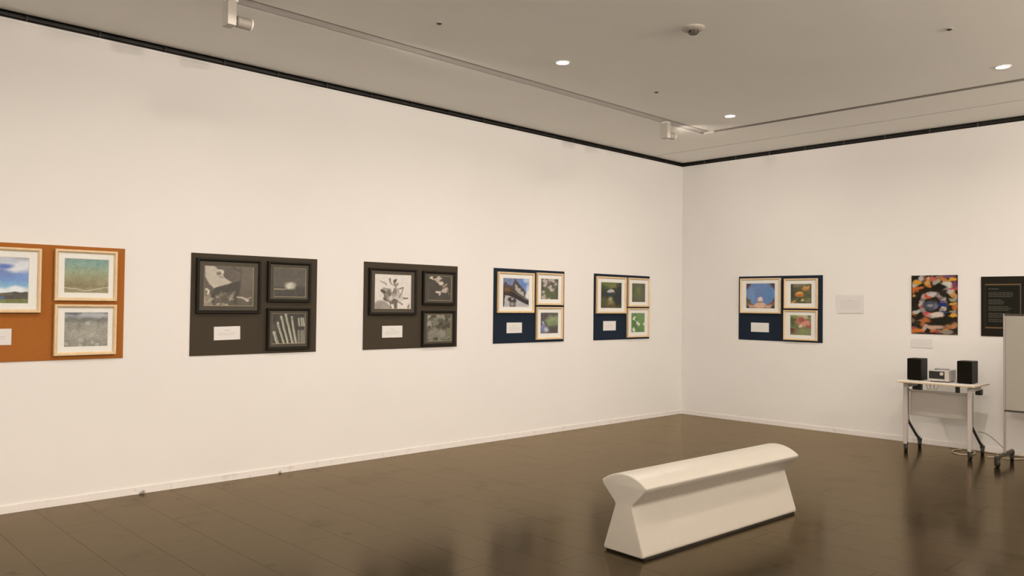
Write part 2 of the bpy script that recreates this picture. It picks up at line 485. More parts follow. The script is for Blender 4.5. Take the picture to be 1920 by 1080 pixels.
# ------------------------------------------------------------------ lighting rail and spotlights
rail = thing('lighting_rail', 'white lighting rail set in the ceiling slot along the long wall', 'lighting rail', (-1.51, -1.275, H_CEIL))
obj('rail_channel', bx(new_bm(), XMIN + 1.6, 0.0, -0.062, 0.043, 0.003, 0.036, 0.002), 'rail_paint', rail)
obj('rail_groove', bx(new_bm(), XMIN + 1.65, -0.03, 0.012, 0.020, 0.0018, 0.006), 'metal_grey', rail)
obj('end_cap', bx(new_bm(), 0.0, 0.016, -0.064, 0.045, 0.002, 0.037, 0.002), 'metal_grey', rail)
def spotlight(x, label, watts=TRACK_W):
    t = thing('track_spotlight', label, 'spotlight', (x, -1.285, H_CEIL), 0, 'spotlights on the lighting rail')
    obj('adapter', bx(new_bm(), 0.004, 0.075, -0.030, 0.034, -0.018, -0.002, 0.002), 'metal_white', t)
    obj('driver_box', bx(new_bm(), 0.0, 0.058, -0.045, 0.045, -0.178, -0.016, 0.003), 'spot_body', t)
    obj('pivot_arm', lathe(new_bm(), [(0.014, 0.056), (0.014, 0.078)], 16, 'X', (0, 0, -0.135)), 'metal_grey', t, 40)
    h = obj('lamp_head', lathe(new_bm(), [(0.030, 0.074), (0.037, 0.080), (0.037, 0.176), (0.033, 0.178), (0.031, 0.168)], 32, 'X', (0, 0, -0.135)), 'spot_head', t, 40)
    obj('rim', lathe(new_bm(), [(0.0385, 0.170), (0.0385, 0.178), (0.034, 0.179)], 32, 'X', (0, 0, -0.135)), 'metal_white', h, 40)
    L = bpy.data.lights.new('spot_lamp', 'SPOT')
    L.energy = watts; L.color = LIGHT_COL; L.spot_size = math.radians(20 if watts > 20 else 110); L.spot_blend = 1.0; L.shadow_soft_size = 0.025
    lo = bpy.data.objects.new('spot_lamp', L); C.objects.link(lo)
    lo.parent = t; lo.location = (0.215, 0, -0.135)
    lo.rotation_euler = Vector((1, 0, 0.0)).to_track_quat('-Z', 'Y').to_euler()
    return t
spotlight(-11.80, 'white box track spotlight outside the picture')
spotlight(-7.035, 'white box track spotlight at the top left, seen large')
spotlight(-2.240, 'small white track spotlight near the far end of the rail', 5.0)

# rails behind the viewpoint carry unseen floods, added to brighten walls and ceiling
def rail_run(x0, x1, y0, y1):
    t = thing('lighting_rail', 'white lighting rail behind the viewpoint, carrying the added floods', 'lighting rail', (x0, y0, H_CEIL), 0, 'rails behind the viewpoint')
    obj('rail_channel', bx(new_bm(), 0, x1 - x0, 0, y1 - y0, -0.020, -0.001, 0.002), 'metal_white', t)
rail_run(-11.0, -1.6, -8.12, -8.07)
rail_run(-11.30, -11.25, -8.0, -1.6)
def flood(x, y, rz):  # unseen fill lamp, added to lift wall and ceiling brightness
    t = thing('fill_flood', 'unseen white flood added behind the viewpoint to brighten the walls', 'spotlight', (x, y, H_CEIL - 0.32), rz, 'added floods behind the viewpoint')
    obj('stem', lathe(new_bm(), [(0.010, -0.01), (0.010, 0.30)], 12), 'metal_white', t, 40)
    obj('driver_box', bx(new_bm(), -0.045, 0.045, -0.028, 0.028, -0.16, 0.0, 0.003), 'metal_white', t)
    obj('lamp_head', bx(new_bm(), -0.07, 0.07, 0.034, 0.09, -0.17, -0.06, 0.004), 'metal_grey', t)
    obj('lens', bx(new_bm(), -0.062, 0.062, 0.088, 0.092, -0.162, -0.068), 'lamp', t)
    L = bpy.data.lights.new('fill_lamp', 'SPOT')
    L.energy = FILL_FLOOD_W; L.color = LIGHT_COL; L.spot_size = math.radians(140); L.spot_blend = 1.0; L.shadow_soft_size = 0.06
    lo = bpy.data.objects.new('fill_lamp', L); C.objects.link(lo)
    lo.parent = t; lo.location = (0, 0.17, -0.115)
    lo.rotation_euler = Vector((0, 1, 0.46)).to_track_quat('-Z', 'Y').to_euler()
for fx in (-8.2, -5.6, -3.4, -1.3): flood(fx, -8.095, 0.0)
for fy in (-7.4, -5.4): flood(-11.275, fy, -math.pi / 2)

# ------------------------------------------------------------------ printed pictures (flat print as a fine colour grid)
class Cv:
    def __init__(s, wd, ht, c):
        s.w, s.h = wd, ht
        s.a = np.ones((ht, wd, 3)) * np.array(c, float)
        s.U, s.V = np.meshgrid((np.arange(wd) + .5) / wd, (np.arange(ht) + .5) / ht)
    def warp(s, amp=0.03, n=9, seed=11):          # irregular outlines for natural subjects
        U0, V0 = s.U.copy(), s.V.copy()
        for k, (nn, am) in enumerate(((n, amp), (n * 2 + 1, amp * .5))):
            keep = s.a; s.a = np.zeros_like(keep); uu, vv = s.U, s.V; s.U, s.V = U0, V0
            s.noise(nn, 1.0, seed + k); du = s.a[..., 0].copy(); s.a = np.zeros_like(keep)
            s.noise(nn, 1.0, seed + 50 + k); dv = s.a[..., 0].copy()
            s.a = keep; s.U, s.V = uu + du * am, vv + dv * am
        return s
    def grain(s, amp=5, seed=5):
        s.U, s.V = np.meshgrid((np.arange(s.w) + .5) / s.w, (np.arange(s.h) + .5) / s.h)
        return s.noise(22, amp, seed).noise(45, amp, seed + 1)
    def mix(s, m, c):
        m = np.clip(m, 0, 1)[..., None]; s.a = s.a * (1 - m) + np.array(c, float) * m; return s
    def grad(s, stops):
        v = s.V; xs = [p[0] for p in stops]
        for k in range(3): s.a[..., k] = np.interp(v, xs, [p[1][k] for p in stops])
        return s
    def blob(s, u, v, ru, rv, c, soft=0.35, ang=0.0, al=1.0):
        a = math.radians(ang); du, dv = s.U - u, s.V - v
        x = du * math.cos(a) + dv * math.sin(a); y = -du * math.sin(a) + dv * math.cos(a)
        d = np.sqrt((x / ru) ** 2 + (y / rv) ** 2)
        return s.mix(al * np.clip((1 - d) / max(soft, 1e-3) + .5, 0, 1), c)
    def poly(s, pts, c, al=1.0, soft=0.012):
        ins = np.zeros(s.U.shape, bool); dist = np.full(s.U.shape, 9.0)
        n = len(pts)
        for i in range(n):
            (x1, y1), (x2, y2) = pts[i], pts[(i + 1) % n]
            cr = ((y1 > s.V) != (y2 > s.V))
            if y1 != y2: ins ^= cr & (s.U < (x2 - x1) * (s.V - y1) / (y2 - y1) + x1)
            L2 = (x2 - x1) ** 2 + (y2 - y1) ** 2 + 1e-12
            tt = np.clip(((s.U - x1) * (x2 - x1) + (s.V - y1) * (y2 - y1)) / L2, 0, 1)
            dist = np.minimum(dist, np.hypot(s.U - x1 - tt * (x2 - x1), s.V - y1 - tt * (y2 - y1)))
        sd = np.where(ins, dist, -dist)
        return s.mix(al * np.clip(sd / soft + .5, 0, 1), c)
    def line(s, pts, wd, c, al=1.0):
        dist = np.full(s.U.shape, 9.0)
        for (x1, y1), (x2, y2) in zip(pts[:-1], pts[1:]):
            L2 = (x2 - x1) ** 2 + (y2 - y1) ** 2 + 1e-12
            tt = np.clip(((s.U - x1) * (x2 - x1) + (s.V - y1) * (y2 - y1)) / L2, 0, 1)
            dist = np.minimum(dist, np.hypot(s.U - x1 - tt * (x2 - x1), s.V - y1 - tt * (y2 - y1)))
        return s.mix(al * np.clip((wd - dist) / (0.5 * wd) + .5, 0, 1), c)
    def noise(s, n, amp, seed=1, mask=None, tint=(1, 1, 1)):
        r = np.random.RandomState(seed)
        gw, gh = n + 2, max(2, int(n * s.h / s.w)) + 2
        g = r.rand(gh, gw) - .5
        x = s.U * n; y = s.V * (gh - 2)
        x = np.clip(x, 0, n + .999); y = np.clip(y, 0, gh - 2 + .999)
        xi, yi = x.astype(int), y.astype(int); fx, fy = x - xi, y - yi
        fx = fx * fx * (3 - 2 * fx); fy = fy * fy * (3 - 2 * fy)
        z = (g[yi, xi] * (1 - fx) + g[yi, xi + 1] * fx) * (1 - fy) + (g[yi + 1, xi] * (1 - fx) + g[yi + 1, xi + 1] * fx) * fy
        if mask is not None: z = z * mask
        s.a = s.a + z[..., None] * 2 * amp * np.array(tint); return s

def p_lake():
    c = Cv(110, 90, (0, 0, 0)).warp(0.012).grad([(0, (168, 160, 158)), (.12, (150, 150, 165)), (.3, (96, 116, 168)), (.5, (92, 128, 178)), (.62, (112, 158, 180)), (.70, (190, 196, 190)), (.76, (215, 206, 196)), (1, (200, 190, 180))])
    c.noise(7, 22, 3, np.clip(1 - c.V * 1.4, 0, 1)).blob(.80, .22, .20, .10, (214, 204, 192), .9, 8).blob(.95, .15, .2, .1, (205, 196, 188), .9)
    c.blob(.30, .10, .35, .09, (188, 180, 174), .9).blob(.62, .20, .12, .05, (70, 92, 160), .9, -10)
    c.blob(.82, .68, .13, .06, (226, 214, 202), .8).blob(.55, .72, .2, .04, (218, 208, 198), .8)
    c.poly([(0, .80), (.3, .775), (.55, .775), (.78, .75), (1, .745), (1, 1.1), (0, 1.1)], (58, 48, 34))
    c.poly([(0, .80), (.75, .79), (.75, .815), (0, .825)], (112, 98, 66), .8)
    c.poly([(-.1, .835), (.35, .83), (.68, .87), (.50, .96), (-.1, .985)], (44, 82, 120)).noise(12, 8, 4, (c.V > .8) * 1.)
    c.poly([(.30, .98), (.55, .925), (.75, .90), (1, .90), (1, 1.1), (.2, 1.1)], (104, 108, 42)).noise(16, 9, 5, (c.V > .88) * 1.)
    return c.grain()
def p_beach():
    c = Cv(96, 76, (0, 0, 0)).warp(0.012).grad([(0, (106, 136, 120)), (.15, (114, 140, 118)), (.35, (134, 142, 104)), (.6, (136, 124, 78)), (.8, (122, 102, 58)), (.86, (140, 118, 74)), (1, (142, 120, 76))])
    c.noise(10, 6, 2).noise(30, 5, 3)
    c.line([(0, .85), (.12, .87), (.28, .875), (.45, .925), (.6, .925), (.75, .87), (.88, .84), (1, .83)], 0.007, (216, 202, 172))
    c.blob(.85, .68, .16, .1, (160, 142, 100), 1.2, -30, .5)
    return c.grain()
def p_rain():
    c = Cv(96, 76, (0, 0, 0)).warp(0.02).grad([(0, (100, 98, 92)), (.10, (146, 140, 132)), (.22, (104, 98, 86)), (.30, (140, 128, 110)), (.6, (152, 138, 116)), (1, (134, 120, 100))])
    c.noise(9, 10, 5).noise(34, 10, 8)
    c.blob(.5, .06, .16, .08, (160, 156, 148), .9).blob(.2, .03, .16, .05, (84, 88, 92), .9).blob(.8, .08, .2, .06, (168, 160, 150), .9)
    for u, v, r in [(.38, .79, .05), (.64, .67, .045), (.52, .33, .05), (.38, .96, .04), (.66, .88, .04), (.05, .9, .04), (.75, .94, .04)]:
        c.blob(u, v, r, r * 1.1, (196, 180, 156), .8, 0, .7).blob(u, v, r * .45, r * .5, (150, 134, 112), .8, 0, .8)
    return c.grain()
def p_dancer():
    c = Cv(110, 92, (78, 64, 48)).warp(0.012).noise(5, 9, 2)
    c.blob(.85, .25, .22, .5, (92, 76, 56), 1, 0, .8).poly([(0, 0), (.2, 0), (.3, .08), (.42, .12), (0, .3)], (84, 72, 56))
    c.line([(.55, -.02), (.62, .07), (.74, .12)], .018, (48, 38, 28)).line([(.72, .0), (.72, .35)], .012, (64, 50, 38))
    c.poly([(.0, .0), (.14, -.02), (.24, .05), (.30, .10), (.40, .28), (.55, .40), (.47, .46), (.30, .52), (.20, .56), (.10, .44), (.02, .26)], (178, 156, 128), 1, .03)
    c.poly([(.16, .44), (.30, .52), (.20, .58)], (188, 168, 138))
    c.blob(.32, .16, .065, .075, (190, 172, 146), .4).blob(.29, .19, .045, .05, (112, 92, 72), .5).line([(.30, .28), (.37, .29)], .012, (112, 96, 76))
    c.poly([(.22, .55), (.36, .50), (.55, .42), (.74, .35), (.72, .55), (.70, .75), (.55, .70), (.36, .64), (.24, .78), (.17, 1.0), (.15, .75)], (42, 34, 22), 1, .03)
    for k in range(46):
        r = random.Random(40 + k); u, v = r.uniform(0, .62), r.uniform(.64, 1.0)
        if .17 < u < .24: continue
        g = r.choice([(170, 150, 112), (112, 92, 66), (60, 48, 34), (150, 122, 100), (96, 92, 58)])
        c.blob(u, v, r.uniform(.02, .05), r.uniform(.02, .06), g, .6, r.uniform(0, 90), .8)
    c.poly([(-.02, .56), (.07, .55), (.10, .68), (.16, .82), (.18, 1.02), (-.02, 1.02)], (150, 132, 98), .55, .04)
    c.line([(.04, .58), (.09, .62), (.07, .7)], .02, (196, 180, 140)).poly([(.23, .8), (.36, .8), (.36, .92), (.22, .95)], (84, 70, 54), 1, .03)
    c.poly([(.60, .72), (.70, .74), (.66, .96), (.6, .96)], (48, 40, 28), .9, .03)
    c.line([(.68, .77), (.80, .80), (.90, .86)], .022, (176, 148, 118)).line([(.84, .82), (.95, .78)], .016, (160, 134, 104)).line([(.84, .84), (.88, .88)], .02, (186, 156, 128))
    return c.grain()
def p_room():
    c = Cv(84, 72, (72, 62, 46)).warp(0.012).noise(6, 5, 3)
    c.poly([(0, .66), (1, .66), (1, 1), (0, 1)], (44, 36, 25), .9, .12).poly([(.25, .40), (.8, .36), (.8, .45), (.25, .45)], (84, 74, 56), .7, .05)
    c.poly([(.33, .48), (.68, .48), (.68, .72), (.33, .72)], (112, 96, 74), .9, .04)
    c.blob(.52, .61, .15, .11, (196, 178, 148), .7, -15).poly([(0, .715), (.36, .715), (.36, .745), (0, .745)], (190, 160, 116), .9, .02)
    for k in range(5): c.line([(.56 + .035 * k, .52), (.52 + .035 * k, .72)], .008, (120, 104, 80), .7)
    c.line([(.3, .8), (.28, .98)], .012, (74, 62, 46), .7).line([(.68, .78), (.7, .95)], .016, (80, 66, 48), .7)
    return c.grain()
def p_poles():
    c = Cv(84, 72, (44, 36, 26)).warp(0.006).noise(8, 8, 4)
    c.poly([(0, .35), (.2, .35), (.2, .62), (0, .62)], (70, 56, 42), .8, .05)
    g = (176, 164, 132)
    for (u0, v0, u1, v1, wd) in [(.06, .62, .20, 1.05, .045), (.17, .30, .38, 1.05, .030), (.27, .10, .50, 1.05, .032), (.40, .02, .64, 1.05, .034), (.58, .12, .74, 1.05, .030)]:
        c.line([(u0, v0), (u1, v1)], wd, g, .95).line([(u0 + .03, v0 + .06), (u1 + .03, v1)], wd * .4, (120, 108, 80), .8)
    for u in (.79, .87, .93): c.line([(u, .16), (u + .03, .42)], .026, (164, 152, 120), .9)
    for u in (.80, .88, .94): c.line([(u, .58), (u + .02, 1.05)], .03, (140, 126, 100), .8)
    c.blob(.60, .18, .03, .05, (92, 116, 76), .6, 0, .7)
    return c.grain()
def p_lily():
    c = Cv(100, 92, (216, 194, 172)).warp(0.02).noise(4, 3, 3)
    g1, g2, g3 = (104, 90, 74), (140, 122, 104), (76, 64, 52)
    c.blob(.17, .92, .20, .16, (146, 126, 110), .35).blob(.32, 1.0, .14, .14, (152, 132, 116), .4)
    c.line([(.16, .21), (.30, .30)], .018, (150, 132, 116)).line([(.38, .14), (.46, .28)], .024, g2).line([(.41, .13), (.42, .2)], .016, g1)
    c.line([(.56, .14), (.53, .30), (.56, .36), (.62, .26)], .016, g1).blob(.54, .19, .035, .04, g3, .5).blob(.55, .30, .06, .05, g2, .6, 0, .8)
    for (u0, v0, u1, v1, wd, g) in [(.20, .47, .34, .56, .05, g3), (.26, .40, .42, .45, .03, g2), (.28, .70, .50, .80, .05, g3), (.30, .62, .4, .74, .05, g1), (.74, .70, .90, .68, .026, g1), (.62, .78, .74, .85, .03, g2), (.70, .40, .76, .39, .02, g1), (.75, .44, .73, .52, .014, g1), (.66, .40, .66, .56, .014, g2), (.62, .42, .60, .60, .012, g2)]:
        c.line([(u0, v0), (u1, v1)], wd, g)
    c.blob(.42, .62, .12, .16, g2, .5, -15).blob(.44, .66, .06, .11, (192, 172, 150), .6, -12).blob(.40, .54, .06, .09, g1, .6)
    c.blob(.64, .62, .12, .12, (186, 164, 144), .5, 30).blob(.56, .50, .06, .12, g2, .6).poly([(.54, .40), (.60, .52), (.50, .54)], g1, .9, .03)
    c.line([(.72, .54), (.68, .68)], .018, g2).blob(.70, .72, .1, .05, (196, 176, 156), .6)
    c.poly([(.52, .70), (.64, .74), (.61, 1.02), (.54, 1.02), (.53, .85), (.40, .84), (.42, .78)], (96, 80, 66), 1, .03).line([(.44, .8), (.43, 1.0)], .012, g1)
    c.blob(.93, .93, .04, .08, g2, .6).blob(.12, .99, .02, .03, g3, .6)
    return c.grain()
def p_petal():
    c = Cv(76, 76, (58, 46, 33)).warp(0.04).noise(5, 7, 7)
    for (u, v, ru, rv, an, g) in [(.15, .10, .10, .06, 20, (190, 168, 142)), (.38, .18, .14, .09, 15, (168, 144, 118)), (.45, .10, .09, .07, 10, (178, 156, 130)), (.54, .30, .12, .08, 10, (200, 176, 152)), (.72, .38, .11, .035, -30, (150, 126, 80)), (.72, .58, .15, .10, -30, (178, 152, 130)), (.46, .65, .13, .05, 15, (200, 176, 152)), (.52, .74, .06, .05, 30, (180, 156, 132))]:
        c.blob(u, v, ru, rv, g, .45, an)
    c.line([(.80, .60), (.90, .74), (1.0, .80)], .014, (110, 92, 68)).line([(.1, .36), (.3, .40)], .02, (80, 66, 50), .7).line([(.35, .9), (.6, .92)], .02, (76, 62, 46), .7)
    return c.grain()
def p_leaves():
    c = Cv(76, 76, (88, 78, 58)).warp(0.05).noise(9, 26, 3).noise(20, 16, 8)
    for (u, v, ru, rv, g) in [(.1, .35, .12, .14, (168, 154, 130)), (.06, .1, .08, .08, (170, 160, 136)), (.5, .08, .2, .08, (150, 140, 112)), (.35, .25, .12, .2, (120, 108, 86)), (.6, .72, .18, .18, (140, 124, 104)), (.2, .75, .2, .2, (134, 118, 96)), (.35, .62, .12, .15, (128, 112, 92)), (.9, .6, .1, .2, (112, 108, 72)), (.9, .85, .1, .06, (134, 124, 92))]:
        c.blob(u, v, ru, rv, g, .5, 0, .75)
    for (u, v) in [(.3, .06), (.08, .45), (.55, .35), (.72, .48), (.85, .42), (.35, .93), (.78, .2)]: c.blob(u, v, .07, .06, (52, 42, 30), .7, 20, .85)
    return c.noise(28, 8, 11).grain()
def p_roof():
    c = Cv(96, 92, (0, 0, 0)).warp(0.008).grad([(0, (108, 114, 142)), (.4, (112, 116, 148)), (1, (180, 170, 170))])
    c.blob(.75, .25, .25, .3, (86, 122, 170), .8, 0, .8).blob(.9, .05, .13, .1, (176, 182, 190), .8).blob(1.0, .4, .12, .2, (188, 182, 190), .8).poly([(.8, .62), (1.0, .38), (1.02, .74)], (226, 208, 188), 1, .05)
    c.poly([(.0, .24), (.1, .12), (.2, .24), (.34, .27), (.42, .1), (.46, .0), (.52, .1), (.85, .44), (.86, .66), (.5, .52), (.0, .5)], (72, 60, 62), 1, .03)
    c.poly([(.46, .20), (.52, .22), (.58, .34), (.66, .34), (.70, .45), (.78, .46), (.82, .64), (.62, .55), (.50, .44), (.46, .40)], (176, 158, 134), .95, .03)
    c.poly([(0, .30), (.22, .30), (.6, .52), (1.02, .80), (1.02, .95), (.7, .82), (.4, .66), (.1, .60), (0, .62)], (42, 33, 26), 1, .03)
    c.poly([(.03, .33), (.2, .30), (.36, .42), (.2, .48), (.04, .46)], (124, 76, 32), .9, .08).line([(.38, .44), (.9, .76)], .014, (122, 104, 76), .8)
    c.poly([(.03, .60), (.22, .60), (.52, .74), (1.02, .94), (1.02, 1.02), (.03, 1.02)], (178, 164, 154), 1, .03)
    c.poly([(0, .58), (.08, .6), (.04, 1.02), (0, 1.02)], (60, 46, 36)).blob(.35, .76, .16, .09, (38, 34, 32), .4, 15).poly([(.26, .78), (.48, .80), (.48, 1.02), (.26, 1.02)], (84, 74, 66), 1, .04).blob(.36, .72, .05, .03, (170, 164, 160), .6).blob(.36, .9, .07, .06, (150, 134, 112), .7)
    return c.grain()
def p_orchid():
    c = Cv(70, 76, (80, 74, 58)).warp(0.06).noise(7, 12, 3)
    c.blob(.5, .75, .35, .3, (88, 94, 48), .9, 0, .9).blob(.92, .15, .12, .15, (66, 70, 66), .8)
    for (u, v, r) in [(.22, .12, .14), (.25, .30, .12), (.50, .06, .12), (.68, .06, .1), (.55, .38, .11), (.64, .52, .12), (.82, .28, .1), (.15, .62, .1), (.16, .88, .14), (.45, .98, .08)]:
        c.blob(u, v, r, r * .8, (196, 164, 146), .8, 25, .9)
    for k in range(8): c.line([(.30 + .05 * k, .6), (.42 + .05 * k, .95)], .010, (66, 74, 38), .7)
    return c.grain()
def p_moss():
    c = Cv(70, 76, (84, 72, 66)).warp(0.06).noise(6, 10, 5)
    c.blob(.68, .40, .36, .26, (128, 134, 82), .6).noise(14, 8, 6).blob(.66, .30, .2, .1, (146, 150, 96), .9, 0, .6).blob(.72, .52, .2, .12, (110, 122, 68), .9, 0, .7)
    c.blob(.16, .72, .18, .22, (118, 116, 146), .7).blob(.14, .47, .10, .10, (164, 152, 152), .7).blob(.34, .82, .10, .14, (176, 170, 172), .7, 25).blob(.85, .85, .2, .2, (76, 62, 56), .9)
    return c.grain()
def p_garden():
    c = Cv(84, 92, (34, 40, 20)).warp(0.04).noise(7, 14, 4, None, (1, 1, .6))
    c.blob(.35, .05, .5, .13, (104, 108, 46), .8).blob(.60, .16, .45, .06, (122, 108, 46), .9).blob(.2, .2, .2, .1, (84, 92, 38), .9)
    c.blob(.85, .5, .22, .4, (26, 36, 26), .7).blob(.1, .5, .16, .35, (46, 42, 24), .8).blob(.2, .75, .2, .2, (82, 76, 30), .9)
    c.blob(.48, .43, .2, .12, (32, 50, 44), .6).poly([(.28, .37), (.40, .28), (.48, .24), (.60, .29), (.68, .37), (.48, .39)], (198, 174, 160), 1, .05)
    c.poly([(.40, .56), (.56, .56), (.64, .80), (.70, 1.02), (.22, 1.02), (.34, .8)], (140, 118, 62), .9, .12).blob(.46, .62, .07, .09, (172, 146, 96), .9).blob(.5, .95, .5, .10, (86, 62, 26), .9, 0, .8)
    return c.grain()
def p_bamboo():
    c = Cv(66, 76, (80, 72, 54)).warp(0.03).noise(6, 7, 3)
    c.blob(.45, .5, .38, .45, (96, 98, 46), .9)
    for k in range(12): c.line([(.04 + .085 * k, 0), (.04 + .085 * k, 1)], .016, (74, 66, 48), .45)
    c.blob(.5, .35, .15, .2, (116, 116, 52), 1, 0, .6)
    return c.noise(12, 6, 9).grain()
def p_fern():
    c = Cv(66, 76, (92, 124, 58)).warp(0.06).noise(7, 12, 4)
    c.blob(.75, .2, .3, .3, (106, 136, 66), .9).blob(.3, .6, .2, .3, (76, 112, 48), .9)
    for (u, v, ru, rv) in [(.22, .28, .11, .09), (.48, .50, .14, .08), (.60, .60, .09, .09), (.20, .86, .14, .07), (.95, .58, .08, .08)]: c.blob(u, v, ru, rv, (218, 206, 168), .7, 40)
    return c.grain()
def p_dome():
    c = Cv(96, 80, (86, 50, 42)).warp(0.015).noise(8, 10, 3)
    c.blob(.5, .40, .50, .50, (102, 128, 160), .08).blob(.5, .40, .47, .46, (92, 118, 158), .15).blob(.8, .45, .12, .3, (70, 118, 164), .9, 0, .7).blob(.2, .5, .12, .3, (112, 146, 172), .9, 0, .5)
    c.poly([(0, .66), (.12, .78), (.30, .86), (.72, .86), (.9, .76), (1, .66), (1, 1.02), (0, 1.02)], (136, 82, 54), .9, .06).poly([(.1, .86), (.9, .86), (.86, .98), (.1, .98)], (214, 160, 122), .8, .06)
    c.blob(.5, .86, .19, .12, (214, 162, 122), .4).blob(.5, .66, .10, .12, (206, 164, 146), .4).blob(.5, .60, .05, .05, (226, 196, 176), .5).line([(.42, .74), (.58, .74)], .02, (120, 84, 70))
    c.blob(0, 0, .16, .2, (78, 46, 46), .6).blob(1, 0, .16, .2, (74, 44, 44), .6).blob(.04, .98, .08, .08, (60, 36, 26), .6).blob(.96, .97, .1, .08, (60, 52, 30), .6).blob(.1, .70, .06, .07, (96, 92, 50), .8)
    return c.grain()
def p_marigold():
    c = Cv(74, 70, (82, 76, 36)).warp(0.05).noise(6, 12, 4)
    c.blob(.3, .05, .5, .12, (118, 106, 72), .9).blob(.05, .35, .1, .4, (58, 54, 36), .8)
    c.blob(.72, .22, .17, .13, (212, 138, 44), .5).blob(.72, .27, .09, .05, (196, 92, 28), .7).blob(.46, .52, .20, .12, (212, 122, 32), .5).blob(.46, .46, .12, .07, (222, 142, 48), .6).blob(.46, .56, .12, .05, (186, 76, 20), .7)
    c.blob(.14, .92, .13, .09, (196, 130, 56), .6).blob(.6, .85, .08, .06, (198, 164, 102), .7).line([(.3, .8), (.42, .7)], .03, (126, 132, 64)).blob(.45, .72, .08, .1, (70, 62, 28), .7).blob(.85, .85, .15, .12, (112, 106, 56), .9)
    return c.grain()
def p_dahlia():
    c = Cv(74, 74, (116, 116, 66)).warp(0.06).noise(6, 14, 5)
    c.blob(.55, .05, .5, .12, (176, 164, 106), .9).blob(.12, .3, .16, .22, (78, 84, 34), .8).blob(.2, .06, .15, .1, (134, 136, 62), .8)
    c.blob(.52, .26, .25, .17, (186, 102, 76), .5).blob(.56, .24, .14, .09, (158, 70, 56), .7).blob(.74, .42, .20, .14, (212, 124, 96), .6).blob(.92, .56, .12, .12, (170, 70, 48), .7).blob(.52, .52, .09, .07, (220, 170, 130), .8)
    c.blob(.12, .76, .13, .12, (110, 40, 42), .5).blob(.3, .85, .1, .12, (120, 70, 52), .9).blob(.92, .05, .08, .08, (112, 66, 46), .7).blob(.6, .85, .3, .18, (130, 130, 70), .9)
    return c.grain()
def p_collage():
    c = Cv(120, 160, (36, 28, 16)).warp(0.02)
    r = random.Random(5)
    pal = [(196, 110, 36), (206, 140, 44), (168, 78, 34), (176, 150, 128), (150, 112, 84), (120, 70, 40), (190, 168, 146), (110, 96, 84), (206, 92, 28), (160, 60, 44)]
    for k in range(120):
        u, v = r.random(), r.random()
        if ((u - .5) / .42) ** 2 + ((v - .52) / .36) ** 2 < 1: continue
        c.blob(u, v, r.uniform(.04, .09), r.uniform(.025, .05), r.choice(pal), .5, r.uniform(-20, 20), .9)
    c.blob(.13, .12, .11, .035, (206, 136, 30), .5).blob(.22, .06, .06, .035, (170, 160, 150), .6).blob(.47, .07, .08, .04, (190, 84, 56), .5).blob(.40, .18, .05, .03, (196, 96, 36), .5).blob(.14, .21, .13, .02, (200, 92, 28), .6)
    c.blob(.75, .17, .12, .08, (196, 178, 158), .5).blob(.9, .08, .12, .035, (214, 140, 30), .6).blob(.94, .17, .06, .05, (128, 46, 86), .6).blob(.9, .25, .12, .015, (190, 60, 70), .6).blob(.8, .02, .2, .015, (110, 60, 100), .7)
    for k, v in enumerate((.33, .41, .49, .60, .68)): c.blob(.90, v, .09, .028, [(190, 130, 50), (150, 136, 100), (204, 136, 40), (140, 126, 90), (214, 140, 30)][k], .5)
    c.blob(.12, .62, .12, .035, (176, 160, 140), .6).blob(.12, .95, .17, .035, (206, 100, 30), .5).blob(.3, .77, .12, .05, (180, 90, 36), .6).blob(.5, .88, .25, .035, (190, 140, 108), .7).blob(.88, .84, .13, .06, (176, 112, 60), .6).blob(.8, .95, .12, .03, (130, 116, 100), .6).blob(.14, .8, .07, .05, (52, 46, 24), .6)
    c.blob(.62, .20, .14, .05, (30, 24, 12), .6).blob(.72, .78, .18, .06, (34, 28, 14), .6)
    for k in range(26):                                   # wreath of small pictures round the middle
        a = k * 2 * math.pi / 26 + .1
        c.blob(.47 + .25 * math.cos(a), .50 + .19 * math.sin(a), .06, .035, r.choice([(176, 150, 132), (150, 126, 110), (196, 164, 140), (120, 96, 80), (190, 70, 44)]), .5, r.uniform(-30, 30), .9)
    c.blob(.36, .66, .09, .035, (196, 64, 60), .5).blob(.38, .37, .09, .018, (200, 72, 40), .5).blob(.55, .67, .16, .04, (208, 176, 150), .6).blob(.48, .32, .08, .04, (190, 166, 150), .6)
    c.blob(.43, .51, .18, .09, (72, 70, 78), .5).blob(.42, .50, .05, .025, (150, 134, 122), .6).blob(.54, .53, .06, .04, (104, 92, 110), .6).blob(.68, .50, .10, .035, (30, 44, 92), .5).blob(.68, .44, .05, .02, (92, 64, 110), .6).blob(.72, .62, .08, .015, (52, 62, 96), .6)
    for (x0, x1, y0, y1) in ((-.1, .02, 0, 1), (0, 1, -.1, .012), (0, 1, .985, 1.1), (.985, 1.1, 0, 1)): c.poly([(x0, y0), (x1, y0), (x1, y1), (x0, y1)], (40, 34, 30), .8, .01)
    return c.grain()
def p_notice():
    c = Cv(96, 140, (32, 25, 16))
    c.poly([(.14, .16), (.84, .16), (.84, .84), (.14, .84)], (26, 24, 14), 1, .01)
    c.line([(.10, .137), (.885, .137)], .010, (120, 86, 44)).line([(.10, .855), (.885, .855)], .010, (120, 86, 44)).line([(.885, .13), (.885, .86)], .010, (92, 78, 58)).line([(.10, .13), (.10, .86)], .007, (60, 46, 30))
    r = random.Random(3)
    for v, e in ((.21, .40), (.275, .72), (.305, .74), (.335, .70), (.395, .46), (.425, .52), (.455, .50), (.505, .62), (.535, .68), (.565, .62), (.62, .64), (.65, .60), (.68, .66), (.72, .58), (.75, .5)):
        u = .18
        while u < e:
            wd = r.uniform(.03, .10); c.line([(u, v), (min(u + wd, e), v)], .008, (100, 86, 68), .7); u += wd + .022
    return c
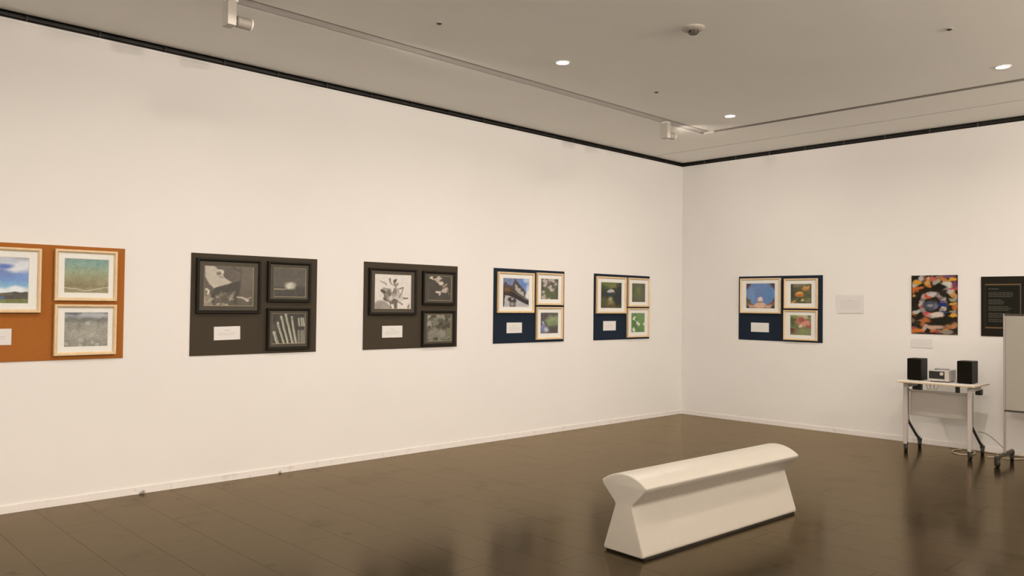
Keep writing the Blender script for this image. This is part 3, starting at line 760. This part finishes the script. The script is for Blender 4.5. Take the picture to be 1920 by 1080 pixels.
def p_card(title=True, rows=2, seed=1, base=(227, 206, 185), ink=(150, 132, 120), span=(.16, .84), wide=.10):
    c = Cv(110, 56, base)
    r = random.Random(seed)
    if title: c.line([(.5 - wide, .30), (.5 + wide, .30)], .014, ink, .8)
    for k in range(rows):
        v = .50 + .11 * k if rows <= 3 else .32 + .5 * k / rows
        u = span[0]; e = span[1] - (0.12 * r.random() if k == rows - 1 else 0)
        while u < e:
            wd = r.uniform(.03, .09); c.line([(u, v), (min(u + wd, e), v)], .010, ink, .6); u += wd + .018
    return c

def print_mesh(cv, x0, x1, z0, z1, y):
    wd, ht = cv.w, cv.h
    X, Z = np.meshgrid(np.linspace(x0, x1, wd), np.linspace(z1, z0, ht))
    co = np.stack([X, np.full_like(X, y), Z], -1).reshape(-1, 3)
    idx = np.arange(wd * ht).reshape(ht, wd)
    fc = np.stack([idx[1:, :-1], idx[1:, 1:], idx[:-1, 1:], idx[:-1, :-1]], -1).reshape(-1, 4)
    me = bpy.data.meshes.new('print')
    me.from_pydata(co.tolist(), [], fc.tolist())
    at = me.color_attributes.new('ink', 'FLOAT_COLOR', 'POINT')
    g = cv.a.mean(-1, keepdims=True); cv.a = g + (cv.a - g) * 0.86
    col = np.clip(lin(np.clip(cv.a, 0, 255)) / WREF * 0.80, 0, .95).reshape(-1, 3)
    at.data.foreach_set('color', np.concatenate([col, np.ones((len(col), 1))], 1).astype(np.float32).ravel())
    return me

# wall-hung things: local x runs along the wall to the right, local -y points into the room
def hang(wall, a0, z0):
    return ((a0, 0.0, z0), 0.0) if wall == 'L' else ((0.0, a0, z0), -math.pi / 2)
def rect_loops(bm, wd, ht, prof):
    loops = []
    for ins, d in prof:
        loops.append([bm.verts.new(p) for p in ((ins, -d, ins), (wd - ins, -d, ins), (wd - ins, -d, ht - ins), (ins, -d, ht - ins))])
    for a, b in zip(loops[:-1], loops[1:]):
        for k in range(4): bm.faces.new((a[k], a[(k + 1) % 4], b[(k + 1) % 4], b[k]))
    return loops
def board(wall, a0, a1, z0, z1, m, label):
    loc, rz = hang(wall, a0, z0)
    t = thing('mounting_board', label, 'display board', loc, rz, 'display boards on the gallery walls')
    obj('panel', bx(new_bm(), 0, abs(a1 - a0), -0.007, -0.001, 0, z1 - z0, 0.0008), m, t)
    return t
def framed(wall, a0, a1, z0, z1, style, cv, win, label, sag=0.0):
    """win = (u0,u1,v0,v1) of the print inside the outer frame, v from the top"""
    wd, ht = abs(a1 - a0), z1 - z0
    loc, rz = hang(wall, a0, z0)
    t = thing('picture_frame', label, 'framed picture', loc, rz, 'framed photographs')
    bar = 0.023
    D = 0.013
    bm = new_bm()
    lp = rect_loops(bm, wd, ht, [(0.0, D), (0.0, D + 0.023), (0.003, D + 0.027), (bar * 0.55, D + 0.027), (bar - 0.003, D + 0.021), (bar, D + 0.017), (bar, D + 0.006)])
    bm.faces.new(list(reversed(lp[0])))
    bmesh.ops.recalc_face_normals(bm, faces=bm.faces)
    obj('frame', bm, 'frame_wood' if style == 'w' else 'frame_black', t)
    u0, u1, v0, v1 = win[0] * wd, win[1] * wd, ht * (1 - win[3]), ht * (1 - win[2])
    yf = D + 0.011                                        # front of the mount
    bm = new_bm()
    o = [bm.verts.new(p) for p in ((bar - .004, -yf, bar - .004), (wd - bar + .004, -yf, bar - .004), (wd - bar + .004, -yf, ht - bar + .004), (bar - .004, -yf, ht - bar + .004))]
    n = [bm.verts.new(p) for p in ((u0, -yf, v0), (u1, -yf, v0), (u1, -yf, v1), (u0, -yf, v1))]
    for k in range(4): bm.faces.new((o[k], o[(k + 1) % 4], n[(k + 1) % 4], n[k]))
    bmesh.ops.recalc_face_normals(bm, faces=bm.faces)
    mo = obj('mount', bm, 'mat_white' if style == 'w' else 'mat_dark', t)
    bm = new_bm()                                          # cut bevel edge of the mount
    e = 0.0035
    n = [bm.verts.new(p) for p in ((u0, -yf, v0), (u1, -yf, v0), (u1, -yf, v1), (u0, -yf, v1))]
    q = [bm.verts.new(p) for p in ((u0 + e, -yf + .003, v0 + e), (u1 - e, -yf + .003, v0 + e), (u1 - e, -yf + .003, v1 - e), (u0 + e, -yf + .003, v1 - e))]
    for k in range(4): bm.faces.new((n[k], n[(k + 1) % 4], q[(k + 1) % 4], q[k]))
    obj('bevel_edge', bm, 'edge_white' if style == 'w' else 'edge_cream', mo)
    me = print_mesh(cv, u0 + e * .5, u1 - e * .5, v0 + e * .5, v1 - e * .5, -yf + .0025)
    me.materials.append(MAT['print'])
    p = bpy.data.objects.new('print', me); C.objects.link(p); p.parent = t
    return t
def sheet(name, wall, a0, a1, z0, z1, cv, label, cat, group, thick, off, edge='card_edge', pm='card', tilt=0.0):
    wd, ht = abs(a1 - a0), z1 - z0
    loc, rz = hang(wall, a0, z0)
    t = thing(name, label, cat, loc, rz, group)
    if tilt: t.rotation_euler = (0, tilt, rz)
    obj('backing', bx(new_bm(), 0, wd, -off - thick, -off, 0, ht), edge, t)
    me = print_mesh(cv, 0.0, wd, 0.0, ht, -off - thick - 0.0004)
    me.materials.append(MAT[pm])
    p = bpy.data.objects.new('printed_face', me); C.objects.link(p); p.parent = t
    return t

WIN_S = (.150, .855, .175, .835)
WIN_B = (.115, .880, .135, .860)
# --- orange board
board('L', -8.300, -7.194, 1.023, 1.830, 'orange', 'orange display board cut off by the left edge of the picture')
framed('L', -8.275, -7.747, 1.356, 1.798, 'w', p_lake(), (.13, .86, .15, .86), 'large pale wood frame with lake and cloudy sky on orange board')
framed('L', -7.664, -7.253, 1.441, 1.804, 'w', p_beach(), (.150, .865, .17, .845), 'pale wood frame with green sea and wave line on orange board')
framed('L', -7.661, -7.251, 1.054, 1.416, 'w', p_rain(), (.160, .865, .155, .835), 'pale wood frame with grey rain rings photo, lower on orange board')
sheet('caption_card', 'L', -8.135, -7.914, 1.138, 1.248, p_card(True, 2, 1), 'white caption card on the orange board', 'caption card', 'caption cards on the boards', .003, .007)
# --- first charcoal board
board('L', -6.700, -5.589, 1.018, 1.829, 'charcoal', 'charcoal display board right beside the orange one')
framed('L', -6.664, -6.127, 1.354, 1.791, 'b', p_dancer(), (.115, .885, .135, .865), 'large black frame with figure in white sleeves and dark skirt')
framed('L', -6.065, -5.660, 1.450, 1.791, 'b', p_room(), (.145, .885, .145, .875), 'small black frame with dark room and bright window photo')
framed('L', -6.064, -5.660, 1.047, 1.399, 'b', p_poles(), (.115, .885, .13, .86), 'small black frame with rows of pale slanting poles')
sheet('caption_card', 'L', -6.508, -6.289, 1.137, 1.245, p_card(True, 2, 2), 'white caption card under the figure photo on charcoal board', 'caption card', 'caption cards on the boards', .003, .007, tilt=-0.02)
# --- second charcoal board
board('L', -5.103, -3.980, 1.018, 1.832, 'charcoal', 'charcoal display board between the other charcoal one and navy ones')
framed('L', -5.056, -4.513, 1.340, 1.777, 'b', p_lily(), (.115, .885, .125, .87), 'large black frame with pale lily flower photo')
framed('L', -4.437, -4.026, 1.438, 1.772, 'b', p_petal(), (.165, .885, .135, .865), 'small black frame with white orchid petals on dark ground')
framed('L', -4.438, -4.026, 1.035, 1.382, 'b', p_leaves(), (.150, .895, .115, .87), 'small black frame with dense grey leaves photo')
sheet('caption_card', 'L', -4.895, -4.663, 1.126, 1.237, p_card(True, 3, 3), 'white caption card under the lily photo', 'caption card', 'caption cards on the boards', .003, .007)
# --- navy boards on the long wall
board('L', -3.479, -2.372, 1.034, 1.839, 'navy', 'navy display board with temple roof photo on the long wall')
framed('L', -3.438, -2.890, 1.361, 1.800, 'w', p_roof(), (.145, .865, .145, .855), 'large pale wood frame with dark temple roof and blue sky')
framed('L', -2.848, -2.416, 1.450, 1.811, 'w', p_orchid(), (.170, .830, .175, .825), 'small pale wood frame with pink blossoms over green leaves')
framed('L', -2.847, -2.417, 1.063, 1.428, 'w', p_moss(), (.165, .835, .170, .82), 'small pale wood frame with green bush and bluish flowers')
sheet('caption_card', 'L', -3.286, -3.056, 1.143, 1.256, p_card(True, 3, 4), 'white caption card under the temple roof photo', 'caption card', 'caption cards on the boards', .003, .007)
board('L', -1.843, -0.735, 1.033, 1.837, 'navy', 'navy display board on the long wall nearest the corner')
framed('L', -1.817, -1.250, 1.356, 1.805, 'w', p_garden(), (.150, .855, .150, .855), 'large pale wood frame with pavilion in a dark green garden')
framed('L', -1.208, -0.770, 1.440, 1.806, 'w', p_bamboo(), (.190, .820, .180, .835), 'small pale wood frame with dim green grove photo')
framed('L', -1.219, -0.773, 1.055, 1.424, 'w', p_fern(), (.190, .815, .165, .83), 'small pale wood frame with white flowers on bright green')
sheet('caption_card', 'L', -1.668, -1.427, 1.148, 1.263, p_card(True, 2, 5, ink=(190, 168, 154)), 'white caption card under the garden pavilion photo', 'caption card', 'caption cards on the boards', .003, .007)
# --- navy board on the right wall
board('R', -0.870, -1.977, 1.040, 1.843, 'navy', 'navy display board on the right-hand wall')
framed('R', -0.903, -1.454, 1.377, 1.817, 'w', p_dome(), (.145, .860, .145, .86), 'large pale wood frame with domed building against round blue sky')
framed('R', -1.500, -1.925, 1.442, 1.806, 'w', p_marigold(), (.190, .820, .175, .83), 'small pale wood frame with orange marigolds photo')
framed('R', -1.495, -1.922, 1.060, 1.424, 'w', p_dahlia(), (.190, .820, .165, .83), 'small pale wood frame with red and pink flowers')
sheet('caption_card', 'R', -1.047, -1.291, 1.144, 1.260, p_card(True, 2, 6, ink=(200, 178, 164)), 'white caption card under the domed building photo', 'caption card', 'caption cards on the boards', .003, .007)
# --- loose sheets on the right wall
sheet('wall_notice', 'R', -2.147, -2.456, 1.396, 1.605, p_card(True, 8, 7, (222, 202, 181), (200, 180, 163), (.14, .86), .12), 'white notice sheet alone between navy board and collage poster', 'notice', None, .006, .001)
sheet('collage_poster', 'R', -2.977, -3.439, 1.186, 1.818, p_collage(), 'colourful collage poster of many small photos above the table', 'poster', None, .006, .001, 'charcoal')
sheet('caption_card', 'R', -2.981, -3.187, 1.035, 1.131, p_card(True, 3, 8, (222, 202, 181), (196, 175, 158)), 'white caption card under the collage poster', 'caption card', None, .005, .001)
sheet('text_poster', 'R', -3.660, -4.060, 1.185, 1.795, p_notice(), 'black text poster with thin gold border partly behind the mobile board', 'poster', None, .006, .001, 'charcoal')

# ------------------------------------------------------------------ bench
def rounded(pts, radii, n=6):
    out = []; m = len(pts)
    for i in range(m):
        p = Vector(pts[i]); a = Vector(pts[i - 1]); b = Vector(pts[(i + 1) % m]); r = radii[i]
        if r <= 0: out.append(p); continue
        da, db = (a - p).normalized(), (b - p).normalized()
        ang = da.angle(db); d = min(r / math.tan(ang / 2), 0.45 * (a - p).length, 0.45 * (b - p).length)
        q0, q1 = p + da * d, p + db * d
        for k in range(n + 1):
            s = k / n; out.append(q0 * (1 - s) ** 2 + p * 2 * s * (1 - s) + q1 * s * s)
    return out
BA = math.radians(-2.4)
bench = thing('bench', 'cream moulded gallery bench with waisted side on the dark floor', 'bench', (-5.520, -3.512, 0.0), BA)
BL, HC = 1.688, 0.156
crown = []
half = 0.172
for k in range(0, 10):                    # crowned seat from right tip to left tip
    s = -1 + 2 * k / 9
    crown.append((HC + s * half, 0.412 + 0.060 * (1 - abs(s) ** 2.1)))
prof = [(HC + 0.062, 0.292), (HC + 0.157, 0.010), (HC - 0.157, 0.010), (HC - 0.062, 0.292)]
pts = prof[1:3] + [prof[3]] + [(HC - half + 0.012, 0.388)] + crown + [(HC + half - 0.012, 0.388)] + [prof[0]]
rad = [0.018, 0.018, 0.026, 0.05] + [0.03] + [0.2] * 8 + [0.03] + [0.05, 0.026]
loop2 = rounded(pts, rad, 6)
def bench_mesh():
    bm = new_bm(); rings = []
    cx, cz = HC, 0.25
    def ring(x, ins):
        out = []
        n = len(loop2)
        for i in range(n):
            a, b, p = loop2[i - 1], loop2[(i + 1) % n], loop2[i]
            t = (b - a).normalized(); nn = Vector((t.y, -t.x))
            q = p - nn * ins * SGN
            out.append(bm.verts.new((x, q.x, q.y)))
        return out
    st = []
    R = 0.009
    for k in range(5): a = k / 4 * math.pi / 2; st.append((R * (1 - math.sin(a)), R * (1 - math.cos(a))))
    st = sorted([(x, i) for (i, x) in st])          # x from 0, inset from R to 0
    seq = [(x, i) for x, i in st] + [(.03, 0)]
    for sx in (0.28, 0.97):
        seq += [(sx - .02, 0), (sx - .002, 0), (sx, .0006), (sx + .002, 0), (sx + .02, 0)]
    seq += [(BL - .03, 0)] + [(BL - x, i) for x, i in reversed(st)]
    for x, i in seq: rings.append(ring(x, i))
    for a, b in zip(rings[:-1], rings[1:]):
        n = len(a)
        for k in range(n): bm.faces.new((a[k], a[(k + 1) % n], b[(k + 1) % n], b[k]))
    bm.faces.new(rings[0]); bm.faces.new(list(reversed(rings[-1])))
    bmesh.ops.recalc_face_normals(bm, faces=bm.faces)
    return bm
area = sum(loop2[i - 1].x * loop2[i].y - loop2[i].x * loop2[i - 1].y for i in range(len(loop2)))
SGN = 1 if area > 0 else -1
obj('shell', bench_mesh(), 'bench', bench, 50)
obj('plinth', bx(new_bm(), 0.02, BL - 0.02, HC - 0.145, HC + 0.145, 0.0, 0.016), 'black', bench)

# ------------------------------------------------------------------ folding table on castors
def caster(parent, x, y, ang=0.0, r=0.040):
    c = obj('caster', lathe(new_bm(), [(r * .55, -0.016), (r * .95, -0.014), (r, -0.009), (r, 0.009), (r * .95, 0.014), (r * .55, 0.016)], 24, 'Y'), 'rubber', parent, 40)
    c.location = (x, y, r); c.rotation_euler = (0, 0, ang)
    h = bx(new_bm(), -0.018, 0.018, -0.021, 0.021, r * .55, r * 1.35, 0.004)
    obj('caster_hood', h, 'black', c)
    obj('caster_stem', lathe(new_bm(), [(0.008, r * 1.3), (0.008, r * 1.9)], 12), 'alu', c, 40)
    return c
TX0, TX1, TY0, TY1, TZ = -0.690, -0.215, -3.795, -3.080, 0.722
tb = thing('folding_table', 'small white folding table on castors by the right-hand wall', 'table', (-0.45, -3.44, 0.0))
ox, oy = -0.45, -3.44
top = obj('tabletop', bx(new_bm(), TX0 - ox, TX1 - ox, TY0 - oy, TY1 - oy, TZ - 0.020, TZ, 0.003), 'tabletop', tb)
obj('edge_band', bx(new_bm(), TX0 - ox - 0.002, TX1 - ox + 0.002, TY0 - oy - 0.002, TY1 - oy + 0.002, TZ - 0.019, TZ - 0.004, 0.001), 'table_edge', top)
for s, ly in ((1, -3.140), (-1, -3.735)):
    y = ly - oy
    bm = new_bm(); bx(bm, -0.635 - ox, -0.585 - ox, y - 0.018, y + 0.018, 0.075, 0.66, 0.006)
    obj('leg', bm, 'table_leg', tb)
    pth = [(-0.555 - ox, y, 0.64), (-0.555 - ox, y, 0.36), (-0.535 - ox, y, 0.30), (-0.30 - ox, y, 0.125), (-0.25 - ox, y, 0.100)]
    obj('strut', tube(new_bm(), smooth_path(pth, 6), 0.013, 10), 'dark_green', tb, 40)
    obj('spacer', bx(new_bm(), -0.59 - ox, -0.55 - ox, y - 0.010, y + 0.010, 0.33, 0.37, 0.002), 'table_leg', tb)
    br = obj('bracket', bx(new_bm(), -0.62 - ox, -0.34 - ox, y - 0.022, y + 0.022, 0.655, TZ - 0.020, 0.004), 'metal_grey', tb)
    obj('lever', bx(new_bm(), -0.36 - ox, -0.30 - ox, y - 0.028, y + 0.028, 0.605, 0.662, 0.006), 'black', br)
    caster(tb, -0.610 - ox, y, 0.5)
    caster(tb, -0.225 - ox, y, 0.2)
obj('crossbar', bx(new_bm(), -0.560 - ox, -0.530 - ox, -3.735 - oy, -3.140 - oy, 0.612, 0.630, 0.003), 'metal_grey', tb)
obj('modesty_panel', bx(new_bm(), -0.552 - ox, -0.540 - ox, -3.715 - oy, -3.160 - oy, 0.368, 0.612, 0.003), 'table_panel', tb)
for yy in (-3.25, -3.60): obj('hinge_block', bx(new_bm(), -0.55 - ox, -0.50 - ox, yy - oy - 0.015, yy - oy + 0.015, 0.628, TZ - 0.020, 0.003), 'black', tb)
for k in range(3):
    yy = -3.30 - 0.035 * k
    obj('cable_loop', tube(new_bm(), smooth_path([(-0.50 - ox, yy - oy, 0.702), (-0.52 - ox, yy - oy - 0.01, 0.665), (-0.52 - ox, yy - oy - 0.03, 0.640), (-0.51 - ox, yy - oy - 0.05, 0.70)], 6), 0.003, 6), 'cable', tb, 60)

# loudspeakers and player on the table
def loudspeaker(y0, label):
    wd, dp, ht = 0.135, 0.19, 0.222
    t = thing('loudspeaker', label, 'loudspeaker', (-0.52, y0, TZ), 0, 'bookshelf loudspeakers on the table')
    obj('cabinet', bx(new_bm(), 0.008, dp, -wd, 0, 0.004, ht, 0.003), 'speaker', t)
    obj('grille_cloth', bx(new_bm(), -0.006, 0.008, -wd + 0.003, -0.003, 0.008, ht - 0.004, 0.003), 'cloth', t)
    for a in (0.02, dp - 0.02):
        for b in (-0.02, -wd + 0.02):
            obj('foot', lathe(new_bm(), [(0.008, 0.0), (0.008, 0.005)], 12, 'Z', (a, b, 0)), 'rubber', t)
    return t
loudspeaker(-3.118, 'black loudspeaker at the left end of the table')
loudspeaker(-3.590, 'black loudspeaker at the right end of the table')
pl = thing('cd_player', 'silver compact player with dark front between the loudspeakers', 'music player', (-0.55, -3.335, TZ))
obj('body', bx(new_bm(), 0.006, 0.22, -0.19, 0, 0.008, 0.120, 0.005), 'silver', pl)
fp = obj('front_panel', bx(new_bm(), -0.002, 0.008, -0.150, -0.006, 0.034, 0.108, 0.002), 'black', pl)
obj('control_strip', bx(new_bm(), -0.004, 0.008, -0.188, -0.152, 0.014, 0.116, 0.003), 'silver', pl)
obj('volume_knob', lathe(new_bm(), [(0.017, -0.004), (0.017, -0.016), (0.014, -0.019)], 24, 'X', (0, -0.128, 0.085)), 'silver', fp, 40)
obj('tray_lip', bx(new_bm(), -0.006, 0.008, -0.148, -0.008, 0.012, 0.030, 0.002), 'silver', pl)
for a in (0.03, 0.19):
    for b in (-0.02, -0.17): obj('foot', lathe(new_bm(), [(0.009, 0.0), (0.009, 0.009)], 12, 'Z', (a, b, 0)), 'rubber', pl)
ds = thing('disc_case', 'thin dark disc case lying on top of the player', 'disc case', (-0.50, -3.39, TZ + 0.120), 0.15)
obj('case', bx(new_bm(), 0, 0.125, -0.10, 0, 0.0, 0.009, 0.001), mat('disc_case_plastic', (0.22, 0.22, 0.25), 0.3), ds)
obj('spine', bx(new_bm(), 0, 0.125, -0.001, 0.010, 0.0, 0.0095, 0.001), 'black', ds)

# ------------------------------------------------------------------ mobile board on the far right
wb = thing('mobile_board', 'grey mobile board on a castor stand at the right edge', 'board', (-0.60, -4.03, 0.0))
BW = 1.22
def lb(bm, x0, x1, y0, y1, z0, z1, bev=0.0): return bx(bm, x0, x1, y0, y1, z0, z1, bev)
obj('board_face', lb(new_bm(), -0.010, 0.010, -BW + 0.015, -0.012, 0.512, 1.400), 'board_face', wb)
obj('top_rail', lb(new_bm(), -0.013, 0.013, -BW, 0.0, 1.400, 1.418, 0.002), 'brown_rail', wb)
obj('bottom_rail', lb(new_bm(), -0.014, 0.014, -BW, 0.0, 0.496, 0.514, 0.002), 'brown_rail', wb)
for y in (0.0, -BW):
    obj('post', lb(new_bm(), -0.011, 0.011, y - 0.010, y + 0.010, 0.095, 1.418, 0.003), 'alu', wb)
    f = obj('foot', lb(new_bm(), -0.255, 0.255, y - 0.016, y + 0.016, 0.078, 0.108, 0.005), 'brown_rail', wb)
    caster(wb, -0.235, y, 0.6, 0.041)
    caster(wb, 0.235, y, 0.3, 0.041)

# ------------------------------------------------------------------ cables
def cable(label, pts, r, m):
    t = obj('power_cable', tube(new_bm(), smooth_path(pts, 10), r, 8), m, None, 60)
    return tag(t, label, 'cable', 'cables by the table')
cable('cream power cable lying along the wall foot under the table', [(-0.030, -3.36, .006), (-0.045, -3.52, .006), (-0.030, -3.66, .006), (-0.05, -3.80, .006), (-0.035, -4.00, .006), (-0.05, -4.30, .006)], .006, 'cable')
cable('cream cable looped on the floor behind the table leg', [(-0.09, -3.50, .006), (-0.20, -3.46, .006), (-0.34, -3.50, .006), (-0.40, -3.60, .006), (-0.30, -3.67, .006), (-0.14, -3.64, .006), (-0.09, -3.56, .006)], .005, 'cable')
cable('cream cable running from castor toward the board stand', [(-0.32, -3.81, .006), (-0.34, -3.84, .006), (-0.28, -3.90, .006), (-0.30, -4.00, .006), (-0.20, -4.08, .006), (-0.10, -4.16, .006), (-0.13, -4.40, .006)], .005, 'cable')
cable('thin grey cable hanging from the table strut to the floor', [(-0.44, -3.752, .255), (-0.36, -3.80, .235), (-0.28, -3.86, .17), (-0.20, -3.92, .08), (-0.15, -3.955, .020)], .003, 'cable_grey')
